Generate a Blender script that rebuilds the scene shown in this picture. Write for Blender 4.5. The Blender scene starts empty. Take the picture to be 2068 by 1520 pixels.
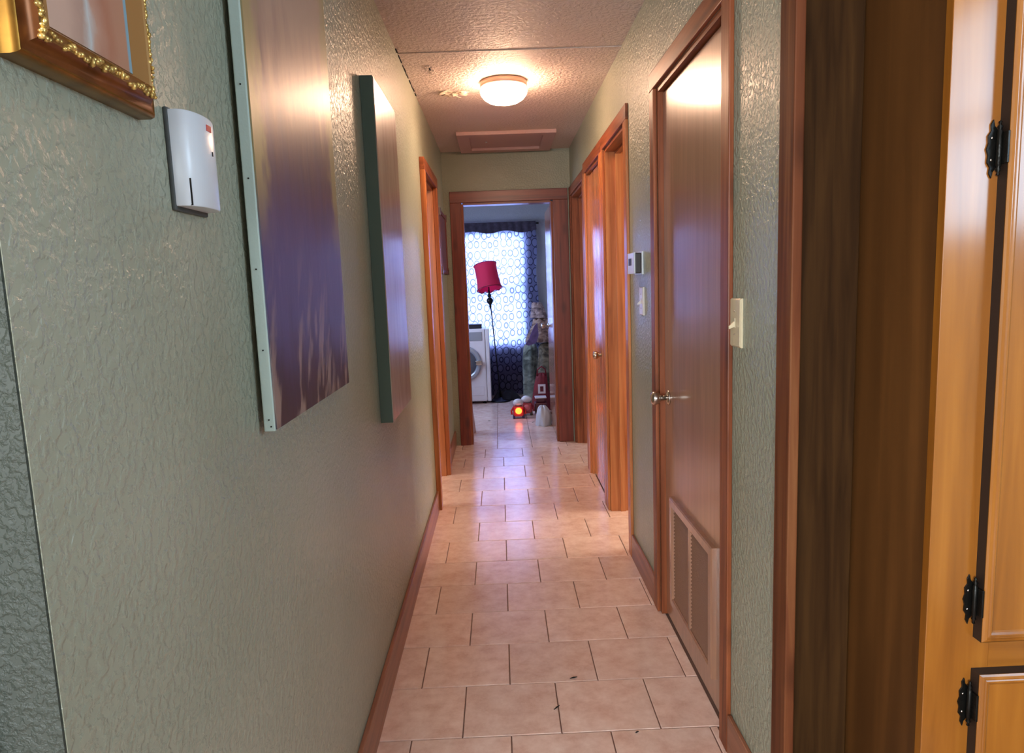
import bpy, bmesh, math, random
from mathutils import Vector, Matrix, Euler
random.seed(7)
sc = bpy.context.scene
col = sc.collection
H0 = 1.36

# ------------------------------------------------------------------ camera
PITCH, YAW, ROLL, FPX = 0.133100, 0.013924, -0.037379, 1400.0
fwd = Vector((math.sin(YAW)*math.cos(PITCH), math.cos(YAW)*math.cos(PITCH), -math.sin(PITCH)))
rgt = Vector((math.cos(YAW), -math.sin(YAW), 0)); upv = rgt.cross(fwd)
rr = math.cos(ROLL)*rgt + math.sin(ROLL)*upv
uu = -math.sin(ROLL)*rgt + math.cos(ROLL)*upv
cam = bpy.data.cameras.new('camera'); co = bpy.data.objects.new('camera', cam); col.objects.link(co)
M = Matrix((rr, uu, -fwd)).transposed().to_4x4(); M.translation = Vector((0, 0, H0)); co.matrix_world = M
cam.sensor_width = 36; cam.lens = FPX/2068*36; cam.clip_start = 0.02
sc.camera = co

# ------------------------------------------------------------------ world, light, exposure
w = bpy.data.worlds.new('world'); sc.world = w; w.use_nodes = True
w.node_tree.nodes['Background'].inputs[0].default_value = (.62, .80, 1, 1)
w.node_tree.nodes['Background'].inputs[1].default_value = 1.2
sc.view_settings.view_transform = 'Standard'; sc.view_settings.look = 'None'
sc.view_settings.gamma = 1; sc.view_settings.use_curve_mapping = False
sc.view_settings.exposure = 2.1

def area(name, loc, rot, sx, sy, power, color):
    l = bpy.data.lights.new(name, 'AREA'); l.shape = 'RECTANGLE'; l.size = sx; l.size_y = sy
    l.energy = power; l.color = color
    o = bpy.data.objects.new(name, l); o.location = loc; o.rotation_euler = rot; col.objects.link(o); return o
R90 = math.pi/2
# daylight outside laundry and kitchen windows; added fill for far and living rooms
area('laundry_daylight', (-.10, 9.9, 1.60), (-R90, 0, 0), 3.6, 3.2, 1350, (.36, .57, 1))
area('far_room_fill', (-1.30, 6.95, 1.45), (0, -R90, 0), 1.05, 1.05, 11, (.50, .66, 1))  # added fill to lift the dark far room, from an unseen window
area('kitchen_daylight', (1.84, .05, 1.90), (0, R90, 0), .85, 1.3, 5.8, (.52, .78, 1))
area('living_fill', (-1.2, -2.96, 1.5), (R90, 0, 0), 1.5, 1.2, 50, (.92, .98, 1))  # fill from behind the camera, set at an unseen living room window
# daylight in the two side rooms, coming through their outer windows
area('left_room_daylight', (-2.78, 4.0, 1.5), (0, -R90, 0), 1.2, 1.4, 14, (1, .86, .70))
area('right_room_daylight', (2.78, 3.58, 1.5), (0, R90, 0), 1.2, .8, 14, (1, .84, .66))
area('last_room_daylight', (2.78, 5.0, 1.5), (0, R90, 0), 1.2, 1.2, 6, (1, .86, .72))

# ------------------------------------------------------------------ helpers
def lin(c):
    return tuple([(x/255/12.92 if x/255 <= .04045 else ((x/255+.055)/1.055)**2.4) for x in c]+[1])
ORG = {}
def tag(o, label=None, cat=None, group=None, kind=None):
    if label: o['label'] = label
    if cat: o['category'] = cat
    if group: o['group'] = group
    if kind: o['kind'] = kind
    return o
def thing(name, label, cat, loc, group=None, kind=None):
    o = bpy.data.objects.new(name, None); o.empty_display_size = .05; col.objects.link(o)
    o.location = loc; ORG[o.name] = Vector(loc); return tag(o, label, cat, group, kind)

class MB:
    def __init__(s): s.v = []; s.f = []; s.sm = []
    def add(s, vs, fs, smooth=False):
        n = len(s.v); s.v += [Vector(v) for v in vs]
        for f in fs: s.f.append([i+n for i in f]); s.sm.append(smooth)
        return s
    def box(s, x0, x1, y0, y1, z0, z1, b=0.0):
        if b <= 0:
            vs = [(x, y, z) for x in (x0, x1) for y in (y0, y1) for z in (z0, z1)]
            return s.add(vs, [(0,1,3,2),(4,6,7,5),(0,4,5,1),(2,3,7,6),(0,2,6,4),(1,5,7,3)])
        bm = bmesh.new(); bmesh.ops.create_cube(bm, size=1)
        for v in bm.verts:
            v.co = Vector(((x0+x1)/2+v.co.x*(x1-x0), (y0+y1)/2+v.co.y*(y1-y0), (z0+z1)/2+v.co.z*(z1-z0)))
        bmesh.ops.bevel(bm, geom=bm.edges[:], offset=b, segments=2, profile=.5, affect='EDGES')
        bm.verts.index_update()
        s.add([v.co.copy() for v in bm.verts], [[v.index for v in f.verts] for f in bm.faces]); bm.free(); return s
    def lathe(s, prof, c, axis=(0,0,1), seg=24, a0=0, a1=2*math.pi, caps=True):
        ax = Vector(axis).normalized(); q = Vector((0,0,1)).rotation_difference(ax); c = Vector(c)
        full = abs(a1-a0-2*math.pi) < 1e-6; n = seg if full else seg+1
        vs = []
        for r, h in prof:
            for i in range(n):
                a = a0+(a1-a0)*i/seg
                vs.append(c+q@Vector((r*math.cos(a), r*math.sin(a), h)))
        fs = []
        for j in range(len(prof)-1):
            for i in range(seg):
                k = (i+1) % n
                fs.append((j*n+i, j*n+k, (j+1)*n+k, (j+1)*n+i))
        if caps and full:
            if prof[0][0] > 1e-5: fs.append(tuple(range(n))[::-1])
            if prof[-1][0] > 1e-5: fs.append(tuple((len(prof)-1)*n+i for i in range(n)))
        return s.add(vs, fs, True)
    def tube(s, pts, r, seg=10):
        pts = [Vector(p) for p in pts]; rs = r if isinstance(r, (list, tuple)) else [r]*len(pts)
        vs = []; ref = Vector((0,0,1))
        for i, p in enumerate(pts):
            t = (pts[min(i+1, len(pts)-1)]-pts[max(i-1, 0)]).normalized()
            u = t.cross(ref)
            if u.length < 1e-3: u = t.cross(Vector((1,0,0)))
            u.normalize(); v = t.cross(u)
            for k in range(seg):
                a = 2*math.pi*k/seg; vs.append(p+rs[i]*(u*math.cos(a)+v*math.sin(a)))
        fs = [(i*seg+k, i*seg+(k+1) % seg, (i+1)*seg+(k+1) % seg, (i+1)*seg+k) for i in range(len(pts)-1) for k in range(seg)]
        fs += [tuple(range(seg))[::-1], tuple((len(pts)-1)*seg+k for k in range(seg))]
        return s.add(vs, fs, True)
    def prism(s, out, ax, d0, d1):
        """outline in the plane perpendicular to axis ax (0=x,1=y,2=z), extruded d0..d1"""
        def P(a, b, d):
            return (d, a, b) if ax == 0 else ((a, d, b) if ax == 1 else (a, b, d))
        n = len(out); vs = [P(a, b, d0) for a, b in out]+[P(a, b, d1) for a, b in out]
        fs = [tuple(range(n))[::-1], tuple(range(n, 2*n))]+[(i, (i+1) % n, n+(i+1) % n, n+i) for i in range(n)]
        return s.add(vs, fs)
    def rings(s, ax, base, a0, a1, b0, b1, prof, cap=True, sgn=1):
        """mitred moulding: list of (inset, height) around a rectangle in the plane normal to axis ax; height grows along sgn"""
        vs = []
        for ins, h in prof:
            for a, b in ((a0+ins, b0+ins), (a1-ins, b0+ins), (a1-ins, b1-ins), (a0+ins, b1-ins)):
                d = base+sgn*h
                vs.append((d, a, b) if ax == 0 else ((a, d, b) if ax == 1 else (a, b, d)))
        fs = []
        for j in range(len(prof)-1):
            for i in range(4):
                fs.append((j*4+i, j*4+(i+1) % 4, (j+1)*4+(i+1) % 4, (j+1)*4+i))
        if cap: fs.append(tuple((len(prof)-1)*4+i for i in range(4)))
        return s.add(vs, fs)
    def build(s, name, mat, parent=None, label=None, cat=None, group=None, kind=None, shift=True):
        me = bpy.data.meshes.new(name)
        org = Vector((0,0,0))
        if parent is not None: org = ORG[parent.name]
        me.from_pydata([v-org for v in s.v], [], s.f)
        for p, sm in zip(me.polygons, s.sm): p.use_smooth = sm
        bm = bmesh.new(); bm.from_mesh(me); bmesh.ops.recalc_face_normals(bm, faces=bm.faces); bm.to_mesh(me); bm.free()
        me.update()
        o = bpy.data.objects.new(name, me); col.objects.link(o)
        if mat: me.materials.append(mat)
        if parent is not None: o.parent = parent
        ORG[o.name] = org
        return tag(o, label, cat, group, kind)

def auto_smooth(o, ang=40):
    for p in o.data.polygons: p.use_smooth = True
    o.data.set_sharp_from_angle(angle=math.radians(ang)); return o

# ------------------------------------------------------------------ materials
def newmat(name):
    m = bpy.data.materials.new(name); m.use_nodes = True; nt = m.node_tree
    b = nt.nodes['Principled BSDF']; return m, nt, b
def N(nt, t, **k):
    n = nt.nodes.new(t)
    for a, v in k.items():
        if hasattr(n, a): setattr(n, a, v)
    return n
def plain(name, c, rough=.5, metal=0, bump=0, bscale=60, var=0.0, vscale=4, spec=.5, coat=0):
    m, nt, b = newmat(name)
    b.inputs['Roughness'].default_value = rough; b.inputs['Metallic'].default_value = metal
    b.inputs['Specular IOR Level'].default_value = spec
    b.inputs['Coat Weight'].default_value = coat; b.inputs['Coat Roughness'].default_value = .12
    c = lin(c); b.inputs['Base Color'].default_value = c
    tc = N(nt, 'ShaderNodeTexCoord')
    if var:
        n = N(nt, 'ShaderNodeTexNoise'); n.inputs['Scale'].default_value = vscale; n.inputs['Detail'].default_value = 5
        nt.links.new(tc.outputs['Object'], n.inputs['Vector'])
        r = N(nt, 'ShaderNodeValToRGB'); r.color_ramp.elements[0].position = .3; r.color_ramp.elements[1].position = .7
        r.color_ramp.elements[0].color = tuple(x*(1-var) for x in c[:3])+(1,)
        r.color_ramp.elements[1].color = tuple(min(1, x*(1+var)) for x in c[:3])+(1,)
        nt.links.new(n.outputs['Fac'], r.inputs[0]); nt.links.new(r.outputs[0], b.inputs['Base Color'])
    if bump:
        n = N(nt, 'ShaderNodeTexNoise'); n.inputs['Scale'].default_value = bscale; n.inputs['Detail'].default_value = 3
        nt.links.new(tc.outputs['Object'], n.inputs['Vector'])
        bp = N(nt, 'ShaderNodeBump'); bp.inputs['Strength'].default_value = bump; bp.inputs['Distance'].default_value = .002
        nt.links.new(n.outputs['Fac'], bp.inputs['Height']); nt.links.new(bp.outputs[0], b.inputs['Normal'])
    return m
def paint(name, c, c2, rough=.38, bump=.5, bscale=75, dist=.003, spec=.6):
    """rolled / knock-down wall paint"""
    m, nt, b = newmat(name)
    b.inputs['Roughness'].default_value = rough; b.inputs['Specular IOR Level'].default_value = spec
    tc = N(nt, 'ShaderNodeTexCoord')
    n = N(nt, 'ShaderNodeTexNoise'); n.inputs['Scale'].default_value = 1.7; n.inputs['Detail'].default_value = 6
    nt.links.new(tc.outputs['Object'], n.inputs['Vector'])
    r = N(nt, 'ShaderNodeValToRGB'); r.color_ramp.elements[0].position = .35; r.color_ramp.elements[1].position = .7
    r.color_ramp.elements[0].color = lin(c); r.color_ramp.elements[1].color = lin(c2)
    nt.links.new(n.outputs['Fac'], r.inputs[0]); nt.links.new(r.outputs[0], b.inputs['Base Color'])
    k = N(nt, 'ShaderNodeTexNoise'); k.inputs['Scale'].default_value = bscale; k.inputs['Detail'].default_value = 4; k.inputs['Distortion'].default_value = .25
    nt.links.new(tc.outputs['Object'], k.inputs['Vector'])
    kr = N(nt, 'ShaderNodeValToRGB'); kr.color_ramp.elements[0].position = .42; kr.color_ramp.elements[1].position = .60
    nt.links.new(k.outputs['Fac'], kr.inputs[0])
    bp = N(nt, 'ShaderNodeBump'); bp.inputs['Strength'].default_value = bump; bp.inputs['Distance'].default_value = dist
    nt.links.new(kr.outputs[0], bp.inputs['Height']); nt.links.new(bp.outputs[0], b.inputs['Normal'])
    return m
def wood(name, dark, mid, light, axis='z', rough=.4, scale=1.0, knots=.0, bump=.15, coat=0, spec=.5, cior=1.5):
    m, nt, b = newmat(name)
    b.inputs['Roughness'].default_value = rough; b.inputs['Specular IOR Level'].default_value = spec
    b.inputs['Coat Weight'].default_value = coat; b.inputs['Coat Roughness'].default_value = .16; b.inputs['Coat IOR'].default_value = cior
    tc = N(nt, 'ShaderNodeTexCoord'); mp = N(nt, 'ShaderNodeMapping')
    s = {'x': (1.2, 22, 22), 'y': (22, 1.2, 22), 'z': (22, 22, 1.2)}[axis]
    mp.inputs['Scale'].default_value = tuple(v*scale for v in s)
    oi = N(nt, 'ShaderNodeObjectInfo'); ad = N(nt, 'ShaderNodeVectorMath', operation='ADD')
    sc3 = N(nt, 'ShaderNodeVectorMath', operation='SCALE'); sc3.inputs['Scale'].default_value = 9.0
    cmb = N(nt, 'ShaderNodeCombineXYZ')
    for i in range(3): nt.links.new(oi.outputs['Random'], cmb.inputs[i])
    nt.links.new(cmb.outputs[0], sc3.inputs[0]); nt.links.new(tc.outputs['Object'], ad.inputs[0]); nt.links.new(sc3.outputs[0], ad.inputs[1])
    nt.links.new(ad.outputs[0], mp.inputs['Vector'])
    n = N(nt, 'ShaderNodeTexNoise'); n.inputs['Scale'].default_value = 1.6; n.inputs['Detail'].default_value = 8; n.inputs['Distortion'].default_value = .6
    nt.links.new(mp.outputs[0], n.inputs['Vector'])
    r = N(nt, 'ShaderNodeValToRGB'); e = r.color_ramp.elements
    e[0].position = .28; e[0].color = lin(dark); e[1].position = .72; e[1].color = lin(light)
    x = e.new(.5); x.color = lin(mid)
    nt.links.new(n.outputs['Fac'], r.inputs[0]); out = r.outputs[0]
    if knots:
        mk = N(nt, 'ShaderNodeMapping'); mk.inputs['Scale'].default_value = {'x': (2.2, 6, 6), 'y': (6, 2.2, 6), 'z': (6, 6, 2.2)}[axis]
        nt.links.new(ad.outputs[0], mk.inputs['Vector'])
        v = N(nt, 'ShaderNodeTexVoronoi'); v.inputs['Scale'].default_value = 1.3; nt.links.new(mk.outputs[0], v.inputs['Vector'])
        kr = N(nt, 'ShaderNodeValToRGB'); kr.color_ramp.elements[0].position = .06; kr.color_ramp.elements[1].position = .2
        kr.color_ramp.elements[0].color = (knots, knots, knots, 1); kr.color_ramp.elements[1].color = (0, 0, 0, 1)
        nt.links.new(v.outputs['Distance'], kr.inputs[0])
        mx = N(nt, 'ShaderNodeMix', data_type='RGBA'); nt.links.new(kr.outputs[0], mx.inputs[0]); nt.links.new(out, mx.inputs[6])
        mx.inputs[7].default_value = tuple(q*.35 for q in lin(dark)[:3])+(1,)
        out = mx.outputs[2]
    nt.links.new(out, b.inputs['Base Color'])
    bp = N(nt, 'ShaderNodeBump'); bp.inputs['Strength'].default_value = bump; bp.inputs['Distance'].default_value = .001
    nt.links.new(n.outputs['Fac'], bp.inputs['Height']); nt.links.new(bp.outputs[0], b.inputs['Normal'])
    return m
def emis(name, c, s):
    m, nt, b = newmat(name); b.inputs['Base Color'].default_value = lin(c)
    b.inputs['Emission Color'].default_value = lin(c); b.inputs['Emission Strength'].default_value = s; return m

SAGE, SAGE2 = (144, 150, 132), (160, 163, 145)
M_wall = paint('sage_wall_paint', SAGE, SAGE2, rough=.33, bump=.55)
M_wall_shade = paint('shaded_wall_paint', (42, 50, 44), (50, 58, 50), rough=.6, bump=.5, bscale=120)
M_ceil = paint('ceiling_paint', (208, 188, 178), (216, 198, 188), rough=.6, bump=.7, bscale=55, dist=.004)
M_kit = paint('cream_kitchen_paint', (176, 168, 146), (188, 180, 158), rough=.6, bump=.3)
M_laundry = paint('grey_laundry_paint', (140, 140, 144), (152, 152, 156), rough=.7, bump=.4)
M_red = wood('reddish_pine', (100, 50, 28), (134, 72, 42), (158, 92, 58), 'z', .42, knots=.5, spec=.3)
M_red_y = wood('reddish_pine_lengthwise', (100, 50, 28), (134, 72, 42), (158, 92, 58), 'y', .42, knots=.5, spec=.3)
M_dred = wood('dull_red_pine', (92, 36, 26), (118, 50, 36), (134, 64, 46), 'z', .36, knots=.6)
M_red_x = wood('reddish_pine_crosswise', (92, 36, 26), (118, 50, 36), (134, 64, 46), 'x', .34, knots=.5)
M_orange = wood('orange_pine', (150, 84, 42), (182, 108, 60), (200, 132, 80), 'z', .32, knots=.35)
M_base_y = wood('baseboard_wood', (110, 66, 46), (140, 86, 62), (160, 104, 80), 'y', .32)
M_leaf = wood('brown_door_veneer', (140, 98, 76), (152, 110, 86), (168, 120, 94), 'z', .30, bump=.08, scale=1.2, coat=.8, cior=1.7)
M_leaf_o = wood('orange_door_veneer', (150, 84, 44), (184, 112, 64), (200, 130, 80), 'z', .2, bump=.05)
M_dark = wood('dark_stained_board', (44, 27, 12), (56, 36, 17), (68, 45, 22), 'z', .65, knots=.6, scale=1.5, spec=.08)
M_side = wood('dark_cabinet_side', (66, 38, 14), (88, 54, 22), (108, 68, 30), 'z', .55, scale=.35, spec=.3)
M_gold = wood('golden_maple', (128, 74, 18), (148, 90, 26), (164, 104, 34), 'z', .5, scale=.7, bump=.02, coat=1, spec=.2, cior=1.62)
M_gold_x = wood('golden_maple_crosswise', (128, 74, 18), (148, 90, 26), (164, 104, 34), 'x', .5, scale=.7, bump=.02, coat=1, spec=.2, cior=1.62)
M_corner = wood('corner_pine', (78, 40, 22), (104, 58, 34), (124, 80, 48), 'z', .6, knots=.5, spec=.15)
M_black = plain('black_iron', (24, 24, 22), .35, .6, bump=.4, bscale=150)
M_chrome = plain('satin_nickel', (200, 192, 184), .22, 1)
M_white = plain('white_plastic', (205, 212, 220), .3)
M_almond = plain('almond_plastic', (206, 192, 160), .35, bump=.3, bscale=90)
M_grout = plain('grout', (116, 88, 76), .9, bump=.4)
M_gilt = plain('gilt', (128, 92, 36), .3, .85, var=.35, vscale=30)
M_gilt_b = plain('bronzed_gilt', (110, 62, 26), .34, .55, var=.4, vscale=20)
M_gilt_o = plain('gilt_ornament', (214, 184, 110), .35, .8, bump=1, bscale=90, var=.4, vscale=50)
M_dkgap = plain('dark_gap', (14, 9, 7), .9)

def tile_mat():
    m, nt, b = newmat('ceramic_tile'); b.inputs['Roughness'].default_value = .3
    tc = N(nt, 'ShaderNodeTexCoord'); oi = N(nt, 'ShaderNodeObjectInfo')
    cmb = N(nt, 'ShaderNodeCombineXYZ')
    for i in range(3): nt.links.new(oi.outputs['Random'], cmb.inputs[i])
    s3 = N(nt, 'ShaderNodeVectorMath', operation='SCALE'); s3.inputs['Scale'].default_value = 30
    ad = N(nt, 'ShaderNodeVectorMath', operation='ADD')
    nt.links.new(cmb.outputs[0], s3.inputs[0]); nt.links.new(tc.outputs['Object'], ad.inputs[0]); nt.links.new(s3.outputs[0], ad.inputs[1])
    n = N(nt, 'ShaderNodeTexNoise'); n.inputs['Scale'].default_value = 14; n.inputs['Detail'].default_value = 8; n.inputs['Roughness'].default_value = .7
    nt.links.new(ad.outputs[0], n.inputs['Vector'])
    r = N(nt, 'ShaderNodeValToRGB'); e = r.color_ramp.elements
    e[0].position = .3; e[0].color = lin((214, 174, 158)); e[1].position = .7; e[1].color = lin((242, 216, 204))
    x = e.new(.5); x.color = lin((230, 198, 184))
    nt.links.new(n.outputs['Fac'], r.inputs[0])
    h = N(nt, 'ShaderNodeHueSaturation'); mr = N(nt, 'ShaderNodeMapRange')
    mr.inputs['To Min'].default_value = .93; mr.inputs['To Max'].default_value = 1.05
    nt.links.new(oi.outputs['Random'], mr.inputs['Value']); nt.links.new(mr.outputs[0], h.inputs['Value'])
    nt.links.new(r.outputs[0], h.inputs['Color']); nt.links.new(h.outputs[0], b.inputs['Base Color'])
    rr_ = N(nt, 'ShaderNodeMapRange'); rr_.inputs['To Min'].default_value = .14; rr_.inputs['To Max'].default_value = .28; b.inputs['IOR'].default_value = 1.62
    nt.links.new(n.outputs['Fac'], rr_.inputs['Value']); nt.links.new(rr_.outputs[0], b.inputs['Roughness'])
    bp = N(nt, 'ShaderNodeBump'); bp.inputs['Strength'].default_value = .12; bp.inputs['Distance'].default_value = .002
    n2 = N(nt, 'ShaderNodeTexNoise'); n2.inputs['Scale'].default_value = 22; n2.inputs['Detail'].default_value = 3
    nt.links.new(ad.outputs[0], n2.inputs['Vector'])
    nt.links.new(n2.outputs['Fac'], bp.inputs['Height']); nt.links.new(bp.outputs[0], b.inputs['Normal'])
    return m
M_tile = tile_mat()

def ramp_noise_mat(name, stops, scale=(1,1,1), nscale=3, detail=8, rough=.3, dist=.5, metal=0):
    m, nt, b = newmat(name); b.inputs['Roughness'].default_value = rough; b.inputs['Metallic'].default_value = metal
    tc = N(nt, 'ShaderNodeTexCoord'); mp = N(nt, 'ShaderNodeMapping'); mp.inputs['Scale'].default_value = scale
    nt.links.new(tc.outputs['Object'], mp.inputs['Vector'])
    n = N(nt, 'ShaderNodeTexNoise'); n.inputs['Scale'].default_value = nscale; n.inputs['Detail'].default_value = detail; n.inputs['Distortion'].default_value = dist
    nt.links.new(mp.outputs[0], n.inputs['Vector'])
    r = N(nt, 'ShaderNodeValToRGB'); e = r.color_ramp.elements
    e[0].position, e[0].color = stops[0][0], lin(stops[0][1]); e[1].position, e[1].color = stops[-1][0], lin(stops[-1][1])
    for p, c in stops[1:-1]:
        x = e.new(p); x.color = lin(c)
    nt.links.new(n.outputs['Fac'], r.inputs[0]); nt.links.new(r.outputs[0], b.inputs['Base Color'])
    return m, nt, b, n, r

# ------------------------------------------------------------------ the shell
XL, XR, YE, ZC = -.43, .615, 5.84, 2.44      # corridor: left wall, right wall, end wall, ceiling
WT = .12
def struct(name, mb, mat, label, cat='wall', parent=None):
    return mb.build(name, mat, parent, label, cat, kind='structure')

# floor bed and tiles
fl = struct('floor', MB().box(-3.0, 3.0, -3.2, 9.0, -.12, -.004), M_grout, 'pinkish beige ceramic tile floor running down the hallway', 'floor')
rows = [.60, .867, 1.135, 1.403, 1.670, 1.945, 2.217, 2.488, 2.754, 3.023, 3.290, 3.570, 3.860, 4.165, 4.480, 4.780, 5.090, 5.360, 5.655]
J = .303
meshes = {}
def tile(x0, x1, y0, y1):
    g = .0017; x0 += g; x1 -= g; y0 += g; y1 -= g
    if x1-x0 < .02: return
    key = (round(x1-x0, 3), round(y1-y0, 3))
    if key not in meshes:
        hx, hy = (x1-x0)/2, (y1-y0)/2; b = .0018
        me = bpy.data.meshes.new('tile')
        vs = [(sx*hx, sy*hy, -.006) for sx, sy in ((-1,-1),(1,-1),(1,1),(-1,1))]+[(sx*hx, sy*hy, -b) for sx, sy in ((-1,-1),(1,-1),(1,1),(-1,1))]+[(sx*(hx-b), sy*(hy-b), 0) for sx, sy in ((-1,-1),(1,-1),(1,1),(-1,1))]
        fs = [(3,2,1,0)]+[(k*4+i, k*4+(i+1)%4, (k+1)*4+(i+1)%4, (k+1)*4+i) for k in (0,1) for i in range(4)]+[(8,9,10,11)]
        me.from_pydata(vs, [], fs); me.materials.append(M_tile); meshes[key] = me
    o = bpy.data.objects.new('tile', meshes[key]); col.objects.link(o); o.parent = fl
    o.location = ((x0+x1)/2, (y0+y1)/2, 0)
    o.rotation_euler = (random.uniform(-1, 1)*.0022, random.uniform(-1, 1)*.0022, 0)
for i in range(len(rows)-1):
    y0, y1 = rows[i], rows[i+1]
    n = i-4                        # row starting at 1.670 is row 0
    off = -.015 if n % 2 == 0 else -.164
    xa, xb = XL, XR
    if 3.2 < y0 < 3.9 or y0 > 4.7: xb = 1.2
    if 1.9 < y0 < 2.5 or 4.1 < y0 < 4.5: xb = .632
    if 4.1 < y0 < 4.8: xa = -1.0
    k0 = math.floor((xa-off)/J)
    x = off+k0*J
    while x < xb-1e-4:
        tile(max(x, xa), min(x+J, xb), y0, y1); x += J
    if xa < -.5: pass
# laundry room tiles: straight stacked columns
yy = rows[-1]
while yy < 8.45:
    x = -.065-4*J*.97
    while x < 1.3:
        if yy > 5.9 or (x > -.7 and x < .9): tile(x, x+J*.97, yy, min(yy+.31, 8.5))
        x += J*.97
    yy += .31
# near floor beyond the hallway mouth
yy = .60-.268
while yy > -.75:
    x = -.015-5*J
    while x < 1.0: tile(x, x+J, yy, yy+.268); x += J
    yy -= .268

# ceiling in two boards with a seam, so its joint reads
ce = struct('ceiling', MB().box(-3.0, 3.0, -3.2, 3.398, ZC, ZC+.1).box(-3.0, 3.0, 3.402, 9.0, ZC-.003, ZC+.1), M_ceil, 'pinkish textured hallway ceiling with peeling paint', 'ceiling')
# left wall: opening 4.18-4.90
wl = MB().box(XL-WT, XL, .619, 4.18, 0, ZC).box(XL-WT, XL, 4.90, YE, 0, ZC).box(XL-WT, XL, 4.18, 4.90, 2.03, ZC)
struct('wall_left', wl, M_wall, 'sage green textured hallway wall on the left')
# end face of left wall: thin skin, sage darkened to paint in its shade
struct('wall_left_return', MB().box(XL-WT, XL-.001, .616, .619, 0, ZC), M_wall_shade, 'narrow end face of the left hallway wall, green darkened for shade')
struct('trim_left', MB().box(XL-WT-.05, XL-WT+.055, .600, .616, 0, ZC), M_dark, 'dark wooden edge board beside the left wall end', 'trim')
# right wall: openings closet 1.89-2.69, B 3.33-3.98, C 4.13-4.80, D 4.95-5.76
wr = MB()
segs = [(1.50, 1.89), (2.69, 3.33), (3.98, 4.13), (4.80, 4.95), (5.76, YE)]
for a, b in segs: wr.box(XR, XR+WT, a, b, 0, ZC)
for a, b, z in ((1.89, 2.69, 2.06), (3.33, 3.98, 2.08), (4.13, 4.80, 2.08), (4.95, 5.76, 2.06)): wr.box(XR, XR+WT, a, b, z, ZC)
struct('wall_right', wr, M_wall, 'sage green textured hallway wall on the right with four doorways')
# end wall with doorway x -.288 .. .470
we = MB().box(-2.9, -.288, YE, YE+WT, 0, ZC).box(.470, 2.9, YE, YE+WT, 0, ZC).box(-.288, .470, YE, YE+WT, 2.03, ZC)
struct('wall_end', we, M_wall, 'sage green end wall around the far doorway')
# laundry room
YB = 8.45
WX0, WX1, WZ0, WZ1 = -.62, .345, .60, 1.99
wb = MB().box(-2.9, WX0, YB, YB+.12, 0, ZC).box(WX1, 2.9, YB, YB+.12, 0, ZC).box(WX0, WX1, YB, YB+.12, 0, WZ0).box(WX0, WX1, YB, YB+.12, WZ1, ZC)
struct('wall_back', wb, M_laundry, 'grey back wall of the far room with a window')
struct('wall_far_left', MB().box(-1.25, -1.15, YE+WT, 6.40, 0, ZC).box(-1.25, -1.15, 7.50, YB, 0, ZC).box(-1.25, -1.15, 6.40, 7.50, 0, .90).box(-1.25, -1.15, 6.40, 7.50, 2.0, ZC), M_laundry, 'grey left side wall of the far room')  # opening in this wall added for the unseen fill window
struct('wall_far_right', MB().box(.82, .92, YE+WT, YB, 0, ZC), M_laundry, 'grey right side wall of the far room')
# side rooms and outer shell
struct('wall_outer_left', MB().box(-2.9, -2.8, -3.0, 8.5, 0, ZC), M_kit, 'cream outer wall left of the hallway')
struct('wall_outer_right', MB().box(2.8, 2.9, 1.62, 8.5, 0, ZC), M_kit, 'cream outer wall right of the hallway')
struct('wall_kitchen', MB().box(XR+.01, 1.78, 1.50, 1.62, 0, ZC).box(1.78, 2.9, 1.50, 1.62, 0, ZC), M_kit, 'kitchen wall behind the dark boards and cabinet')
KX = 1.74
wk = MB().box(KX, KX+.1, -3.0, -.62, 0, ZC).box(KX, KX+.1, .72, 1.5, 0, ZC).box(KX, KX+.1, -.62, .72, 0, 1.45).box(KX, KX+.1, -.62, .72, 2.34, ZC)
struct('wall_kitchen_right', wk, M_kit, 'kitchen side wall with a window')
wv = MB().box(-2.9, -2.0, -3.1, -3.0, 0, ZC).box(-.4, KX+.1, -3.1, -3.0, 0, ZC).box(-2.0, -.4, -3.1, -3.0, 0, .85).box(-2.0, -.4, -3.1, -3.0, 2.15, ZC)
struct('wall_living', wv, M_kit, 'living room wall behind the camera with a window for fill light')
for k, (a, b) in enumerate(((3.05, 3.10), (4.06, 4.10))):
    struct('wall_side_%d' % (k+1), MB().box(XR+WT, 2.8, a, b, 0, ZC), M_kit, ('partition behind the hallway closet', 'partition between two right side rooms')[k])

# windows
def window(name, label, ax, base, a0, a1, b0, b1, depth, rail=True, mat=M_white):
    w_ = thing(name, label, 'window', (0, 0, 0), kind='structure')
    f = MB()
    t = .045
    def bx(a, b, c, d):
        if ax == 1: f.box(a, b, base, base+depth, c, d)
        else: f.box(base, base+depth, a, b, c, d)
    bx(a0, a0+t, b0, b1); bx(a1-t, a1, b0, b1); bx(a0+t, a1-t, b0, b0+t); bx(a0+t, a1-t, b1-t, b1)
    if rail: bx(a0+t, a1-t, (b0+b1)/2-.02, (b0+b1)/2+.02)
    f.build('window_frame', mat, w_)
    return w_
M_glass, nt, b = newmat('window_glass')
nt.nodes.remove(b); g = N(nt, 'ShaderNodeBsdfGlossy'); g.inputs['Roughness'].default_value = .02
t_ = N(nt, 'ShaderNodeBsdfTransparent'); fr = N(nt, 'ShaderNodeFresnel'); mx = N(nt, 'ShaderNodeMixShader')
nt.links.new(fr.outputs[0], mx.inputs[0]); nt.links.new(t_.outputs[0], mx.inputs[1]); nt.links.new(g.outputs[0], mx.inputs[2])
nt.links.new(mx.outputs[0], nt.nodes['Material Output'].inputs[0])
w1 = window('window_1', 'bright double hung window behind the patterned curtain', 1, YB+.03, WX0, WX1, WZ0, WZ1, .06)
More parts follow.
